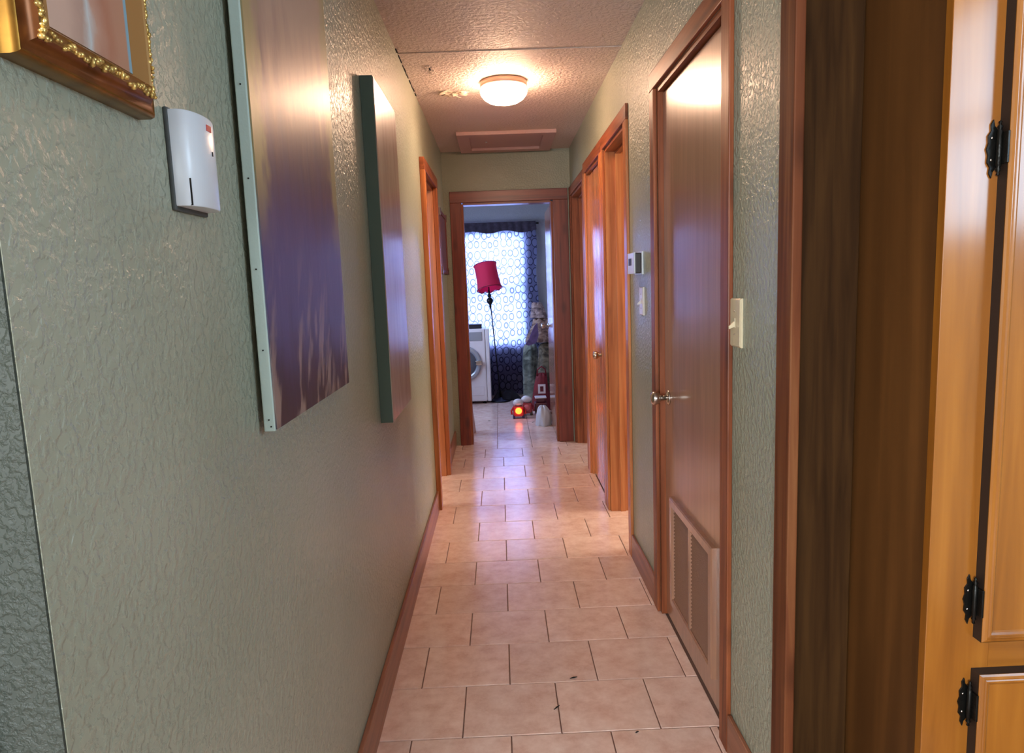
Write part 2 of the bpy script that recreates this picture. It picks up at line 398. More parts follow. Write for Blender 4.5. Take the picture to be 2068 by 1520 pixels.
MB().box(WX0+.04, WX1-.04, YB+.055, YB+.06, WZ0+.04, WZ1-.04).build('pane', M_glass, w1)
w2 = window('window_2', 'kitchen window on the right of the camera', 0, KX+.03, -.62, .72, 1.45, 2.34, .05)
w4 = window('added_window', 'added unseen window letting fill light into the far room', 0, -1.23, 6.40, 7.50, .90, 2.0, .05)
w3 = window('window_3', 'unseen living room window behind the camera for fill light', 1, -3.08, -2.0, -.4, .85, 2.15, .05)

# ------------------------------------------------------------------ trims (door frames)
def casing_side(name, label, x, d, a, b, z, m1, my, near=True, far=True, cw=.07, xt=.014, wz=WT, jamb=None):
    """door frame on a side wall at x; d=+1 when the wall lies at larger x"""
    t = thing(name, label, 'door frame', (x, a, 0), kind='structure')
    xf0, xf1 = sorted((x-d*xt, x))
    if near: MB().box(xf0, xf1, a-cw, a, 0, z+cw*.0, .003).build('casing', m1, t)
    if far: MB().box(xf0, xf1, b, b+cw, 0, z, .003).build('casing', m1, t)
    MB().box(xf0, xf1, a-(cw if near else 0), b+(cw if far else 0), z, z+cw, .003).build('casing', my, t)
    jm = jamb or m1
    j0, j1 = sorted((x, x+d*wz))
    MB().box(j0, j1, a, a+.018, 0, z-.018).build('jamb', jm, t)
    MB().box(j0, j1, b-.018, b, 0, z-.018).build('jamb', jm, t)
    MB().box(j0, j1, a, b, z-.018, z).build('jamb', my, t)
    s0, s1 = sorted((x+d*.055, x+d*.085))
    MB().box(s0, s1, a+.018, a+.03, 0, z-.03).build('door_stop', jm, t)
    MB().box(s0, s1, b-.03, b-.018, 0, z-.03).build('door_stop', jm, t)
    MB().box(s0, s1, a+.018, b-.018, z-.03, z-.018).build('door_stop', my, t)
    return t
casing_side('trim_1', 'orange pine frame of the open doorway on the left', XL, -1, 4.18, 4.90, 2.03, M_orange, M_red_y, xt=.03)
casing_side('trim_2', 'reddish pine frame around the closet door with the return grille', XR, 1, 1.89, 2.69, 2.06, M_red, M_red_y, cw=.066)
casing_side('trim_3', 'orange pine frame of the first open doorway on the right', XR, 1, 3.33, 3.98, 2.08, M_orange, M_red_y, cw=.07)
casing_side('trim_4', 'orange pine frame around the closed glossy door on the right', XR, 1, 4.13, 4.80, 2.08, M_orange, M_red_y, cw=.07)
casing_side('trim_5', 'dull red pine frame of the last doorway on the right', XR, 1, 4.95, 5.76, 2.05, M_red, M_red_y, cw=.07)
t6 = thing('trim_6', 'reddish pine frame around the doorway at the hallway end', 'door frame', (0, YE, 0), kind='structure')
MB().box(-.377, -.288, YE-.02, YE, 0, 2.03, .003).build('casing', M_dred, t6)
MB().box(.470, .591, YE-.02, YE, 0, 2.03, .003).build('casing', M_dred, t6)
MB().box(-.377, .591, YE-.02, YE, 2.03, 2.12, .003).build('casing', M_red_x, t6)
MB().box(-.288, -.270, YE, YE+WT, 0, 2.02).build('jamb', M_red, t6)
MB().box(.452, .470, YE, YE+WT, 0, 2.02).build('jamb', M_red, t6)
MB().box(-.270, .452, YE, YE+WT, 2.012, 2.03).build('jamb', M_red_x, t6)
# corner board at the kitchen end of the right wall, dark boards beside it
t7 = thing('trim_7', 'reddish pine corner board where the hallway meets the kitchen', 'trim', (XR, 1.46, 0), kind='structure')
MB().box(.600, .622, 1.425, 1.500, 0, ZC, .003).build('board', M_corner, t7)
t8 = thing('trim_8', 'dark knotty boards between hallway corner and cabinet', 'trim', (.7, 1.49, 0), kind='structure')
MB().box(.762, .7689, 1.495, 1.4998, 0, ZC).build('gap', M_dkgap, t8)
MB().box(.622, .7645, 1.475, 1.500, 0, ZC, .002).build('board', M_dark, t8)
MB().box(XR-.001, XR+.006, 1.500, 1.502, 0, ZC).build('board', M_dark, t8)

# baseboards
def baseboard(name, label, x0, x1, y0, y1, h):
    t = thing(name, label, 'baseboard', (x0, y0, 0), kind='structure')
    MB().box(x0, x1, y0, y1, 0, h, .003).build('board', M_base_y, t)
baseboard('baseboard_left', 'reddish wooden baseboard along the left wall', XL, XL+.015, .62, 4.105, .125)
baseboard('baseboard_left_far', 'short reddish baseboard left of the end doorway', XL, XL+.015, 4.975, YE-.001, .125)
baseboard('baseboard_right', 'reddish wooden baseboard below the thermostat', XR-.013, XR, 2.76, 3.255, .12)
baseboard('baseboard_right_near', 'short wooden baseboard below the near light switch', XR-.013, XR, 1.502, 1.82, .12)

# ------------------------------------------------------------------ doors
def knob(parent, c, d, m=M_chrome, ax='x', s=1.0):
    """knob on a leaf; c on the leaf face, d direction it points to"""
    A = (d, 0, 0) if ax == 'x' else (0, d, 0)
    MB().lathe([(.029*s, 0), (.029*s, .004*s), (.022*s, .008*s), (.011*s, .012*s)], c, A, 28).build('rosette', m, parent)
    MB().lathe([(.010*s, .008*s), (.010*s, .03*s), (.018*s, .036*s), (.025*s, .046*s), (.026*s, .058*s), (.022*s, .066*s), (.008*s, .069*s), (0, .069*s)], c, A, 28).build('knob', m, parent)
# closet door with grille
LX = .634
d1 = thing('door_1', 'closed brown closet door with return air grille and nickel knob', 'door', (LX, 2.3, 0), kind='structure')
MB().box(LX, LX+.035, 1.913, 2.667, .012, 2.036, .001).build('leaf', M_leaf, d1)
knob(d1, (LX, 2.612, .905), -1)
gr = MB().rings(0, LX, 2.02, 2.545, .105, .535, [(0, 0), (0, .014), (.004, .018), (.030, .018), (.034, .012), (.034, .002)], cap=False, sgn=-1).build('grille_frame', M_leaf, d1)
g2 = MB().box(LX-.015, LX-.001, 2.276, 2.290, .139, .501).build('mullion', M_leaf, gr)
M_mesh = plain('dusty_grille', (150, 112, 92), .6, .2, bump=.5, bscale=200)
for a, b in ((2.054, 2.276), (2.290, 2.511)):
    s_ = MB()
    z = .141
    while z < .497:
        s_.add([(LX-.010, a, z), (LX-.010, b, z), (LX-.002, b, z+.009), (LX-.002, a, z+.009), (LX-.009, a, z-.001), (LX-.009, b, z-.001), (LX-.001, b, z+.008), (LX-.001, a, z+.008)],
               [(0,1,2,3), (7,6,5,4), (0,4,5,1), (3,2,6,7), (0,3,7,4), (1,5,6,2)]); z += .0135
    s_.box(LX-.0018, LX-.0008, a, b, .139, .501)
    s_.build('louver_panel', M_mesh, gr, kind='stuff')
MB().box(LX-.004, LX, 1.925, 1.94, .30, .42).box(LX-.004, LX, 1.925, 1.94, 1.78, 1.90).build('hinge', M_black, d1)
# ornate black hinge on near side of closet door
hb = MB()
hb.lathe([(0, -.068), (.004, -.066), (.008, -.060), (.004, -.054), (.007, -.050), (.007, .050), (.004, .054), (.008, .060), (.004, .066), (0, .068)], (LX-.012, 1.900, 1.84), (0,0,1), 12)
hb.box(LX-.006, LX, 1.905, 1.94, 1.795, 1.885)
hb.build('hinge', M_black, d1)
# closed glossy door further along
d2 = thing('door_2', 'closed glossy orange door beyond the first open doorway', 'door', (.64, 4.46, 0), kind='structure')
MB().box(.632, .667, 4.150, 4.780, .012, 2.056).build('leaf', M_leaf_o, d2)
knob(d2, (.632, 4.24, .905), -1)
# open leaf of the end door
d3 = thing('door_3', 'far room door swung open against the right side', 'door', (.456, 6.3, 0), kind='structure')
MB().box(.456, .490, YE+WT+.01, 6.66, .012, 2.005).build('leaf', plain('pale_glossy_door', (150, 104, 84), .16, var=.15), d3)
knob(d3, (.456, 6.60, .95), -1)
for z in (.25, 1.8): MB().box(.452, .456, YE+WT-.02, YE+WT+.03, z-.045, z+.045).build('hinge', M_black, d3)
# leaf of first open door, swung into its room
d4 = thing('door_4', 'brown door leaf swung back inside the first right doorway', 'door', (.75, 3.36, 0), kind='structure')
MB().box(XR+WT+.002, XR+WT+.64, 3.350, 3.385, .012, 2.05).build('leaf', M_leaf, d4)
for z in (.28, 1.80): MB().box(XR+.06, XR+WT+.002, 3.348, 3.356, z-.045, z+.045).build('hinge', M_black, d4)

# ------------------------------------------------------------------ ceiling fittings
lx, ly = .067, 3.90
lamp = thing('ceiling_light', 'glowing white mushroom glass ceiling light in the hallway', 'ceiling light', (lx, ly, ZC-.003))
MB().lathe([(.112, 0), (.126, -.004), (.126, -.030), (.118, -.034)], (lx, ly, ZC-.003), (0,0,1), 48).build('mount', plain('pinkish_metal_ring', (196, 160, 140), .35, .3), lamp)
gl = MB().lathe([(.104, -.030), (.121, -.038), (.127, -.052), (.122, -.070), (.106, -.090), (.080, -.106), (.045, -.115), (0, -.117)], (lx, ly, ZC-.003), (0,0,1), 48)
gl.build('glass_shade', emis('glowing_glass', (255, 208, 172), 19), lamp)

h = thing('attic_hatch', 'pinkish framed attic hatch in the ceiling before the far wall', 'attic hatch', (.09, 5.45, ZC-.003))
M_hatch = paint('hatch_paint', (186, 150, 148), (196, 160, 156), rough=.5, bump=.3)
zc = ZC-.003
for nm, bx in (('a', (-.262, .452, 5.10, 5.19)), ('b', (-.262, .452, 5.68, 5.77)), ('c', (-.262, -.172, 5.19, 5.68)), ('d', (.362, .452, 5.19, 5.68))):
    MB().box(bx[0], bx[1], bx[2], bx[3], zc-.026, zc, .003).build('frame_board', M_hatch, h)
MB().box(-.172, .362, 5.19, 5.68, zc-.006, zc).build('panel', M_hatch, h)
MB().box(.26, .34, 5.235, 5.262, zc-.009, zc-.006).build('scuff', M_white, h)
MB().box(-.06, -.045, 5.44, 5.47, zc-.009, zc-.006).build('scuff', M_white, h)

# peeling paint flakes
pf = MB()
rnd = random.Random(3)
for i in range(16):
    cx, cy = -.245+rnd.uniform(-.06, .11), 4.10+rnd.uniform(-.05, .05)
    r = rnd.uniform(.012, .03); a = rnd.uniform(0, 6.28); t = rnd.uniform(.004, .018)
    n = 7; base = []
    for k in range(n):
        q = a+k*2*math.pi/n; rad = r*rnd.uniform(.6, 1.15)
        base.append((cx+rad*math.cos(q)*1.3, cy+rad*math.sin(q)*.7, zc-.001-t*max(0, math.cos(q-a))))
    pf.add(base+[(x, y, z-.001) for x, y, z in base], [tuple(range(n)), tuple(range(2*n-1, n-1, -1))]+[(k, (k+1) % n, n+(k+1) % n, n+k) for k in range(n)])
pf.build('peeling_paint', plain('bare_plaster', (214, 196, 176), .8), ce, kind='stuff')
pf = MB()
for i in range(5):
    cx, cy = -.30+rnd.uniform(-.02, .02), 3.66+rnd.uniform(-.06, .06)
    pf.box(cx-.012, cx+.012, cy-.02, cy+.02, zc-.004, zc, .0015)
pf.build('peeling_paint', M_ceil, ce, kind='stuff')
cr = MB()
y = 3.33
while y < 4.1:
    cr.box(XL, XL+rnd.uniform(.003, .007), y, y+.05, zc-rnd.uniform(.003, .006), zc); y += rnd.choice((.05, .06, .09))
cr.build('crack', M_dkgap, ce, kind='stuff')

# ------------------------------------------------------------------ left wall: gilt picture
fx = XL
pf_ = thing('gilt_picture_frame', 'ornate gilt framed picture hanging nearest at upper left', 'picture', (fx, .735, 1.567))
ya, yb, za, zb = .640, .886, 1.574, 1.94
outer = MB().rings(0, fx, ya, yb, za, zb, [(0, 0), (0, .015), (.0015, .020), (.004, .022), (.006, .0215)], cap=False)
auto_smooth(outer.build('outer_moulding', M_gilt, pf_), 50)
cove = MB().rings(0, fx, ya, yb, za, zb, [(.006, .0215), (.010, .021), (.014, .023), (.018, .028), (.020, .031)], cap=False)
auto_smooth(cove.build('cove', M_gilt_b, pf_, label='bronzed hollow of the frame'), 50)
linr = MB().rings(0, fx, ya, yb, za, zb, [(.020, .031), (.028, .032), (.0295, .034), (.031, .032), (.040, .018), (.042, .018)], cap=False)
linr.build('liner', plain('aged_gold_liner', (150, 116, 72), .3, .8), pf_)
orn = MB()
def blob(c, r, sx=1, sy=1, sz=1, n=8):
    orn.add(*sphere(c, r, sx, sy, sz, n), True)
def sphere(c, r, sx=1, sy=1, sz=1, n=8):
    vs = [(c[0], c[1], c[2]+r*sz)]; fs = []
    m = max(4, n//2+1)
    for j in range(1, m):
        th = math.pi*j/m
        for i in range(n):
            ph = 2*math.pi*i/n
            vs.append((c[0]+r*sx*math.sin(th)*math.cos(ph), c[1]+r*sy*math.sin(th)*math.sin(ph), c[2]+r*sz*math.cos(th)))
    vs.append((c[0], c[1], c[2]-r*sz)); L = len(vs)-1
    for i in range(n):
        fs.append((0, 1+i, 1+(i+1) % n)); fs.append((L, L-n+(i+1) % n, L-n+i))
        for j in range(m-2):
            fs.append((1+j*n+i, 1+(j+1)*n+i, 1+(j+1)*n+(i+1) % n, 1+j*n+(i+1) % n))
    return vs, fs
per = [('h', za+.0235, ya+.02, yb-.02), ('h', zb-.0235, ya+.02, yb-.02), ('v', ya+.0235, za+.02, zb-.02), ('v', yb-.0235, za+.02, zb-.02)]
for kind, c, a, b_ in per:
    q = a; i = 0
    while q < b_:
        r = rnd.uniform(.0022, .0042); o_ = rnd.uniform(-.004, .004)
        yz = (q, c+o_) if kind == 'h' else (c+o_, q)
        orn.add(*sphere((fx+.0315, yz[0], yz[1]), r, 1.0, rnd.uniform(.6, 1.3), rnd.uniform(.6, 1.3), 6), True)
        q += rnd.uniform(.0032, .0055); i += 1
orn.build('ornament', M_gilt_o, pf_, label='cast leaf ornament band', kind='stuff')
M_pic, nt, b = newmat('pastel_print'); b.inputs['Roughness'].default_value = .35
tc = N(nt, 'ShaderNodeTexCoord'); sp = N(nt, 'ShaderNodeSeparateXYZ'); nt.links.new(tc.outputs['Generated'], sp.inputs[0])
nz = N(nt, 'ShaderNodeTexNoise'); nz.inputs['Scale'].default_value = 3.5; nz.inputs['Detail'].default_value = 7; nt.links.new(tc.outputs['Generated'], nz.inputs['Vector'])
ma = N(nt, 'ShaderNodeMath', operation='MULTIPLY_ADD'); ma.inputs[1].default_value = .35; nt.links.new(nz.outputs['Fac'], ma.inputs[0]); nt.links.new(sp.outputs['Y'], ma.inputs[2])
r = N(nt, 'ShaderNodeValToRGB'); e = r.color_ramp.elements
e[0].position = .15; e[0].color = lin((196, 164, 146)); e[1].position = 1.15 if False else 1.0; e[1].color = lin((172, 124, 102))
for p, c in ((.45, (190, 158, 142)), (.6, (170, 140, 126)), (.68, (186, 190, 190)), (.75, (180, 140, 122)), (.9, (166, 112, 90))):
    x = e.new(p); x.color = lin(c)
nt.links.new(ma.outputs[0], r.inputs[0])
r2 = N(nt, 'ShaderNodeValToRGB'); r2.color_ramp.elements[0].position = .955; r2.color_ramp.elements[1].position = .97; nt.links.new(sp.outputs['Y'], r2.inputs[0])
mx = N(nt, 'ShaderNodeMix', data_type='RGBA'); nt.links.new(r2.outputs[0], mx.inputs[0]); nt.links.new(r.outputs[0], mx.inputs[6]); mx.inputs[7].default_value = lin((120, 158, 176))
nt.links.new(mx.outputs[2], b.inputs['Base Color'])
MB().box(fx+.004, fx+.0185, ya+.041, yb-.041, za+.041, zb-.041).build('picture', M_pic, pf_, label='soft peach and pale blue print')

# ------------------------------------------------------------------ left wall: white detector
al = thing('wall_detector', 'white curved plastic wall unit with red mark under the gilt picture', 'wall unit', (XL, 1.0, 1.47))
y0, y1 = .952, 1.052; n = 16
prof = [(0, y0)]
pts = []
for i in range(n+1):
    t = i/n; a = math.pi*(1-t)
    yy_ = (y0+y1)/2+(y1-y0)/2*math.cos(a); xx = .034*math.sin(a)**.5 if 0 < t < 1 else 0
    pts.append((XL+.002+xx, yy_))
mb = MB(); z0_, z1_ = 1.479, 1.603
zz = [z0_, z0_+.002, z1_-.003, z1_]; sc_ = [.95, 1, 1, .94]
vs = []
for z, s in zip(zz, sc_):
    for x, y in pts: vs.append((XL+.002+(x-XL-.002)*s, (y0+y1)/2+(y-(y0+y1)/2)*(1 if s == 1 else .98), z))
m_ = len(pts); fs = []
for j in range(3):
    for i in range(m_-1): fs.append((j*m_+i, j*m_+i+1, (j+1)*m_+i+1, (j+1)*m_+i))
    fs.append((j*m_+m_-1, j*m_, (j+1)*m_, (j+1)*m_+m_-1))
fs.append(tuple(range(m_))[::-1]); fs.append(tuple(3*m_+i for i in range(m_)))
auto_smooth(mb.add(vs, fs).build('housing', M_white, al), 45)
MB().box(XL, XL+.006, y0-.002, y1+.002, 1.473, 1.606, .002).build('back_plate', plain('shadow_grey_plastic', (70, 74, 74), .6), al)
MB().box(XL+.0345, XL+.0367, .999, 1.014, 1.584, 1.5925, .0004).build('indicator', plain('red_label', (170, 20, 40), .3), al, label='small red indicator label')
MB().box(XL+.034, XL+.0366, 1.012, 1.014, 1.552, 1.558).build('mark', M_dkgap, al)
MB().box(XL+.0225, XL+.0262, .9568, .9574, 1.4795, 1.515).build('seam', M_dkgap, al)

# ------------------------------------------------------------------ left wall: canvas with tacks
M_cedge = plain('pale_canvas_edge', (176, 196, 190), .6, bump=.3, bscale=120)
def canvas_mat():
    m, nt, b = newmat('abstract_painting'); b.inputs['Roughness'].default_value = .42; b.inputs['Coat Weight'].default_value = .3; b.inputs['Coat Roughness'].default_value = .3
    tc = N(nt, 'ShaderNodeTexCoord'); sp = N(nt, 'ShaderNodeSeparateXYZ'); nt.links.new(tc.outputs['Generated'], sp.inputs[0])
    nz = N(nt, 'ShaderNodeTexNoise'); nz.inputs['Scale'].default_value = 6; nz.inputs['Detail'].default_value = 8
    mp = N(nt, 'ShaderNodeMapping'); mp.inputs['Scale'].default_value = (1, 2.0, .8); nt.links.new(tc.outputs['Generated'], mp.inputs['Vector']); nt.links.new(mp.outputs[0], nz.inputs['Vector'])
    ma = N(nt, 'ShaderNodeMath', operation='MULTIPLY_ADD'); ma.inputs[1].default_value = .32
    sb = N(nt, 'ShaderNodeMath', operation='SUBTRACT'); sb.inputs[1].default_value = .5
    nt.links.new(nz.outputs['Fac'], sb.inputs[0]); nt.links.new(sb.outputs[0], ma.inputs[0]); nt.links.new(sp.outputs['Z'], ma.inputs[2])
    r = N(nt, 'ShaderNodeValToRGB'); e = r.color_ramp.elements
    e[0].position = 0; e[0].color = lin((40, 34, 50)); e[1].position = .92; e[1].color = lin((158, 134, 118))
    for p, c in ((.08, (44, 40, 68)), (.18, (56, 56, 100)), (.32, (60, 58, 104)), (.44, (66, 52, 80)), (.54, (84, 62, 72)), (.62, (138, 112, 104)), (.72, (160, 134, 118))):  # tan top and indigo lower part also hold painted lamp and window reflections
        x = e.new(p); x.color = lin(c)
    nt.links.new(ma.outputs[0], r.inputs[0])
    # flecks: cream strokes
    m2 = N(nt, 'ShaderNodeMapping'); m2.inputs['Scale'].default_value = (1, 5.5, 5.5); m2.inputs['Rotation'].default_value = (.65, 0, 0); nt.links.new(tc.outputs['Generated'], m2.inputs['Vector'])
    m3 = N(nt, 'ShaderNodeMapping'); m3.inputs['Scale'].default_value = (1, 2.2, .8); nt.links.new(m2.outputs[0], m3.inputs['Vector'])
    n2 = N(nt, 'ShaderNodeTexNoise'); n2.inputs['Scale'].default_value = 1.5; n2.inputs['Detail'].default_value = 6; nt.links.new(m3.outputs[0], n2.inputs['Vector'])
    r2 = N(nt, 'ShaderNodeValToRGB'); r2.color_ramp.elements[0].position = .52; r2.color_ramp.elements[1].position = .62; nt.links.new(n2.outputs['Fac'], r2.inputs[0])
    lim = N(nt, 'ShaderNodeMapRange'); lim.inputs['From Min'].default_value = .04; lim.inputs['From Max'].default_value = .30
    lim.inputs['To Min'].default_value = .75; lim.inputs['To Max'].default_value = .05
    nt.links.new(sp.outputs['Z'], lim.inputs['Value'])
    mu = N(nt, 'ShaderNodeMath', operation='MULTIPLY'); nt.links.new(r2.outputs[0], mu.inputs[0]); nt.links.new(lim.outputs[0], mu.inputs[1])
    mx = N(nt, 'ShaderNodeMix', data_type='RGBA'); nt.links.new(mu.outputs[0], mx.inputs[0]); nt.links.new(r.outputs[0], mx.inputs[6]); mx.inputs[7].default_value = lin((158, 136, 126))
    # olive-yellow ragged margins left and right
    n3 = N(nt, 'ShaderNodeTexNoise'); n3.inputs['Scale'].default_value = 14; n3.inputs['Detail'].default_value = 6; nt.links.new(tc.outputs['Generated'], n3.inputs['Vector'])
    a1 = N(nt, 'ShaderNodeMath', operation='SUBTRACT'); a1.inputs[1].default_value = .5; nt.links.new(sp.outputs['Y'], a1.inputs[0])
    a2 = N(nt, 'ShaderNodeMath', operation='ABSOLUTE'); nt.links.new(a1.outputs[0], a2.inputs[0])
    a3 = N(nt, 'ShaderNodeMath', operation='MULTIPLY_ADD'); a3.inputs[1].default_value = .22; nt.links.new(n3.outputs['Fac'], a3.inputs[0]); nt.links.new(a2.outputs[0], a3.inputs[2])
    r3 = N(nt, 'ShaderNodeValToRGB'); r3.color_ramp.elements[0].position = .485; r3.color_ramp.elements[1].position = .56; nt.links.new(a3.outputs[0], r3.inputs[0])
    zl = N(nt, 'ShaderNodeMapRange'); zl.inputs['From Min'].default_value = .28; zl.inputs['From Max'].default_value = .42
    nt.links.new(sp.outputs['Z'], zl.inputs['Value'])
    z2 = N(nt, 'ShaderNodeMath', operation='MULTIPLY'); nt.links.new(r3.outputs[0], z2.inputs[0]); nt.links.new(zl.outputs[0], z2.inputs[1])
    mx2 = N(nt, 'ShaderNodeMix', data_type='RGBA'); nt.links.new(z2.outputs[0], mx2.inputs[0]); nt.links.new(mx.outputs[2], mx2.inputs[6]); mx2.inputs[7].default_value = lin((146, 132, 92))
    nt.links.new(mx2.outputs[2], b.inputs['Base Color'])
    bp = N(nt, 'ShaderNodeBump'); bp.inputs['Strength'].default_value = .35; bp.inputs['Distance'].default_value = .003
    nt.links.new(nz.outputs['Fac'], bp.inputs['Height']); nt.links.new(bp.outputs[0], b.inputs['Normal'])
    return m
cv = thing('abstract_canvas', 'purple and tan abstract canvas with pale tacked edge', 'painting', (XL, 1.5, 1.12))
MB().box(XL+.010, XL+.0295, 1.197, 1.790, 1.119, 2.22, .002).build('stretcher', M_cedge, cv, label='pale green tacked canvas edge')
MB().box(XL+.0296, XL+.0325, 1.200, 1.787, 1.122, 2.217).build('painted_face', canvas_mat(), cv)
MB().box(XL, XL+.010, 1.24, 1.75, 1.18, 2.16).build('hanging_bar', M_dkgap, cv)
tk = 0
for z in (1.128, 1.140, 1.262, 1.40, 1.55, 1.70, 1.86, 2.02):
    MB().lathe([(.0014, 0), (.0014, .0012), (0, .0016)], (XL+.020+(.003 if z == 1.128 else 0), 1.197, z), (0,-1,0), 8).build('tack', M_dkgap, cv)

# ------------------------------------------------------------------ left wall: glossy panel
pn = thing('glossy_wall_panel', 'tall glossy beige panel with dark green edges on the left wall', 'wall panel', (XL, 2.63, .895))
M_pedge = plain('dark_green_edge', (76, 94, 84), .5, bump=.2)
M_pface = ramp_noise_mat('glossy_beige_panel', [(.3, (150, 126, 112)), (.5, (172, 150, 136)), (.7, (186, 168, 158))], (1, 6, 1), 3, rough=.36)[0]
M_pface.node_tree.nodes['Principled BSDF'].inputs['Coat Weight'].default_value = .6; M_pface.node_tree.nodes['Principled BSDF'].inputs['Coat Roughness'].default_value = .22; M_pface.node_tree.nodes['Principled BSDF'].inputs['Coat IOR'].default_value = 1.8
ty = (2.385, 2.875); tz = (.895, 2.052)
def tilt(off0, off1, th):
    """slab whose back stands off the wall by off0 at the bottom and off1 at the top"""
    vs = []
    for z, o_ in ((tz[0], off0), (tz[1], off1)):
        for y in ty:
            vs += [(XL+o_, y, z), (XL+o_+th, y, z)]
    return vs
F8 = [(0,1,3,2), (4,6,7,5), (0,4,5,1), (2,3,7,6), (0,2,6,4), (1,5,7,3)]
MB().add(tilt(.001, .001, .041), F8).build('edge_box', M_pedge, pn)
v2 = tilt(.0421, .0421, .003); MB().add([(x, y+(.003 if y < 2.5 else -.003), z+(.003 if z < 1.5 else -.003)) for x, y, z in v2], F8).build('face', M_pface, pn)

# small dark red picture beyond the left doorway
sp_ = thing('red_wall_picture', 'dark red picture hung between the left doorway and end door', 'picture', (XL, 5.3, 1.44))
MB().rings(0, XL, 5.02, 5.62, 1.45, 1.91, [(0, 0), (0, .026), (.006, .032), (.030, .032), (.034, .024)], cap=False).build('frame', plain('oxblood_frame', (92, 34, 32), .35), sp_)
MB().box(XL+.002, XL+.024, 5.05, 5.59, 1.48, 1.88).build('picture', plain('maroon_print', (96, 52, 54), .5, var=.3, vscale=12), sp_)
for y, z in ((5.02, 1.45), (5.62, 1.45), (5.02, 1.91), (5.62, 1.91)):
    sy = 1 if y < 5.3 else -1; sz = 1 if z < 1.7 else -1
    MB().prism([(y-sy*.004, z-sz*.004), (y+sy*.05, z-sz*.004), (y-sy*.004, z+sz*.05)], 0, XL+.002, XL+.037).build('corner_cap', M_chrome, sp_)

# ------------------------------------------------------------------ right wall: thermostat and switches
th = thing('thermostat', 'boxy thermostat with dark face beside the closet door', 'thermostat', (XR, 3.0, 1.38))
MB().box(XR-.008, XR, 2.955, 3.115, 1.378, 1.475, .002).build('back_plate', M_white, th)
MB().box(XR-.034, XR-.008, 2.962, 3.105, 1.384, 1.470, .004).build('body', plain('dark_thermostat_plastic', (40, 34, 38), .45), th, label='dark thermostat body')
MB().box(XR-.040, XR-.034, 2.960, 3.107, 1.382, 1.472, .002).build('cover', M_white, th, label='white front cover')
MB().box(XR-.0408, XR-.040, 3.02, 3.082, 1.418, 1.448).build('display', plain('dark_display', (24, 20, 24), .5), th, label='dark display window')
def switch(name, label, yc, zc, sw, y_h=.036, z_h=.060, mat=M_almond):
    t = thing(name, label, 'light switch', (XR, yc, zc))
    MB().rings(0, XR, yc-y_h, yc+y_h, zc-z_h, zc+z_h, [(0, 0), (0, .004), (.004, .0075)], sgn=-1).build('plate', mat, t)
    for dy in sw:
        MB().box(XR-.0095, XR-.0075, yc+dy-.006, yc+dy+.006, zc-.013, zc+.013, .001).build('toggle_slot', mat, t)
        MB().add([(XR-.009, yc+dy-.004, zc-.010), (XR-.009, yc+dy+.004, zc-.010), (XR-.009, yc+dy+.004, zc+.004), (XR-.009, yc+dy-.004, zc+.004),
                  (XR-.023, yc+dy-.003, zc-.016), (XR-.023, yc+dy+.003, zc-.016), (XR-.023, yc+dy+.003, zc-.009), (XR-.023, yc+dy-.003, zc-.009)],
                 [(0,1,2,3), (7,6,5,4), (0,4,5,1), (2,6,7,3), (0,3,7,4), (1,5,6,2)]).build('toggle', mat, t)
        for dz in (-.03, .03): MB().lathe([(.0028, .0070), (.0024, .0086), (0, .0088)], (XR, yc+dy, zc+dz), (-1,0,0), 10).build('screw', M_chrome, t)
switch('light_switch', 'almond light switch plate below the thermostat', 2.985, 1.265, (0,), mat=plain('pale_plate', (206, 200, 196), .3))
switch('light_switch', 'almond light switch plate on the near right wall', 1.79, 1.238, (0,), y_h=.040, z_h=.063)

# ------------------------------------------------------------------ kitchen cabinet
CY, CX = 1.20, .769
cb = thing('pantry_cabinet', 'tall golden maple pantry cabinet with black hinges at right edge', 'cabinet', (1.2, 1.35, 0))
MB().box(CX, CX+.018, CY+.02, 1.50, 0, ZC-.006).build('side_panel', M_side, cb, label='dark brown side panel')
MB().box(CX+.018, 1.66, 1.48, 1.498, 0, ZC-.006).build('back_panel', M_dark, cb)
MB().box(1.642, 1.66, CY+.02, 1.48, 0, ZC-.006).build('side_panel', M_side, cb, label='dark brown side panel')
fr_ = MB().box(CX-.001, .888, CY, CY+.02, 0, ZC-.006, .001)
fr_.build('face_frame', M_gold, cb)
fr2 = MB().box(.888, 1.66, CY+.0005, CY+.02, .59, .70).box(.888, 1.66, CY+.0005, CY+.02, 0, .10).box(.888, 1.66, CY+.0005, CY+.02, 2.2, ZC-.006).box(1.56, 1.66, CY+.0005, CY+.02, .70, 2.2).box(1.56, 1.66, CY+.0005, CY+.02, .10, .59)
fr2.build('face_rail', M_gold_x, cb)
lip = [(0, 0), (0, .010), (.003, .014), (.006, .016), (.010, .016), (.0115, .0175), (.014, .0185), (.0165, .0175), (.018, .0155), (.036, .0155), (.040, .0165)]
lip2 = [(0, 0), (0, .018), (.003, .021), (.007, .022), (.008, .0195), (.010, .0195), (.012, .0215), (.015, .0215), (.018, .018), (.021, .0165), (.024, .0165)]
M_dkedge = plain('shaded_door_edge', (34, 20, 12), .6)  # dark skin paints in the shade along the cabinet door sides
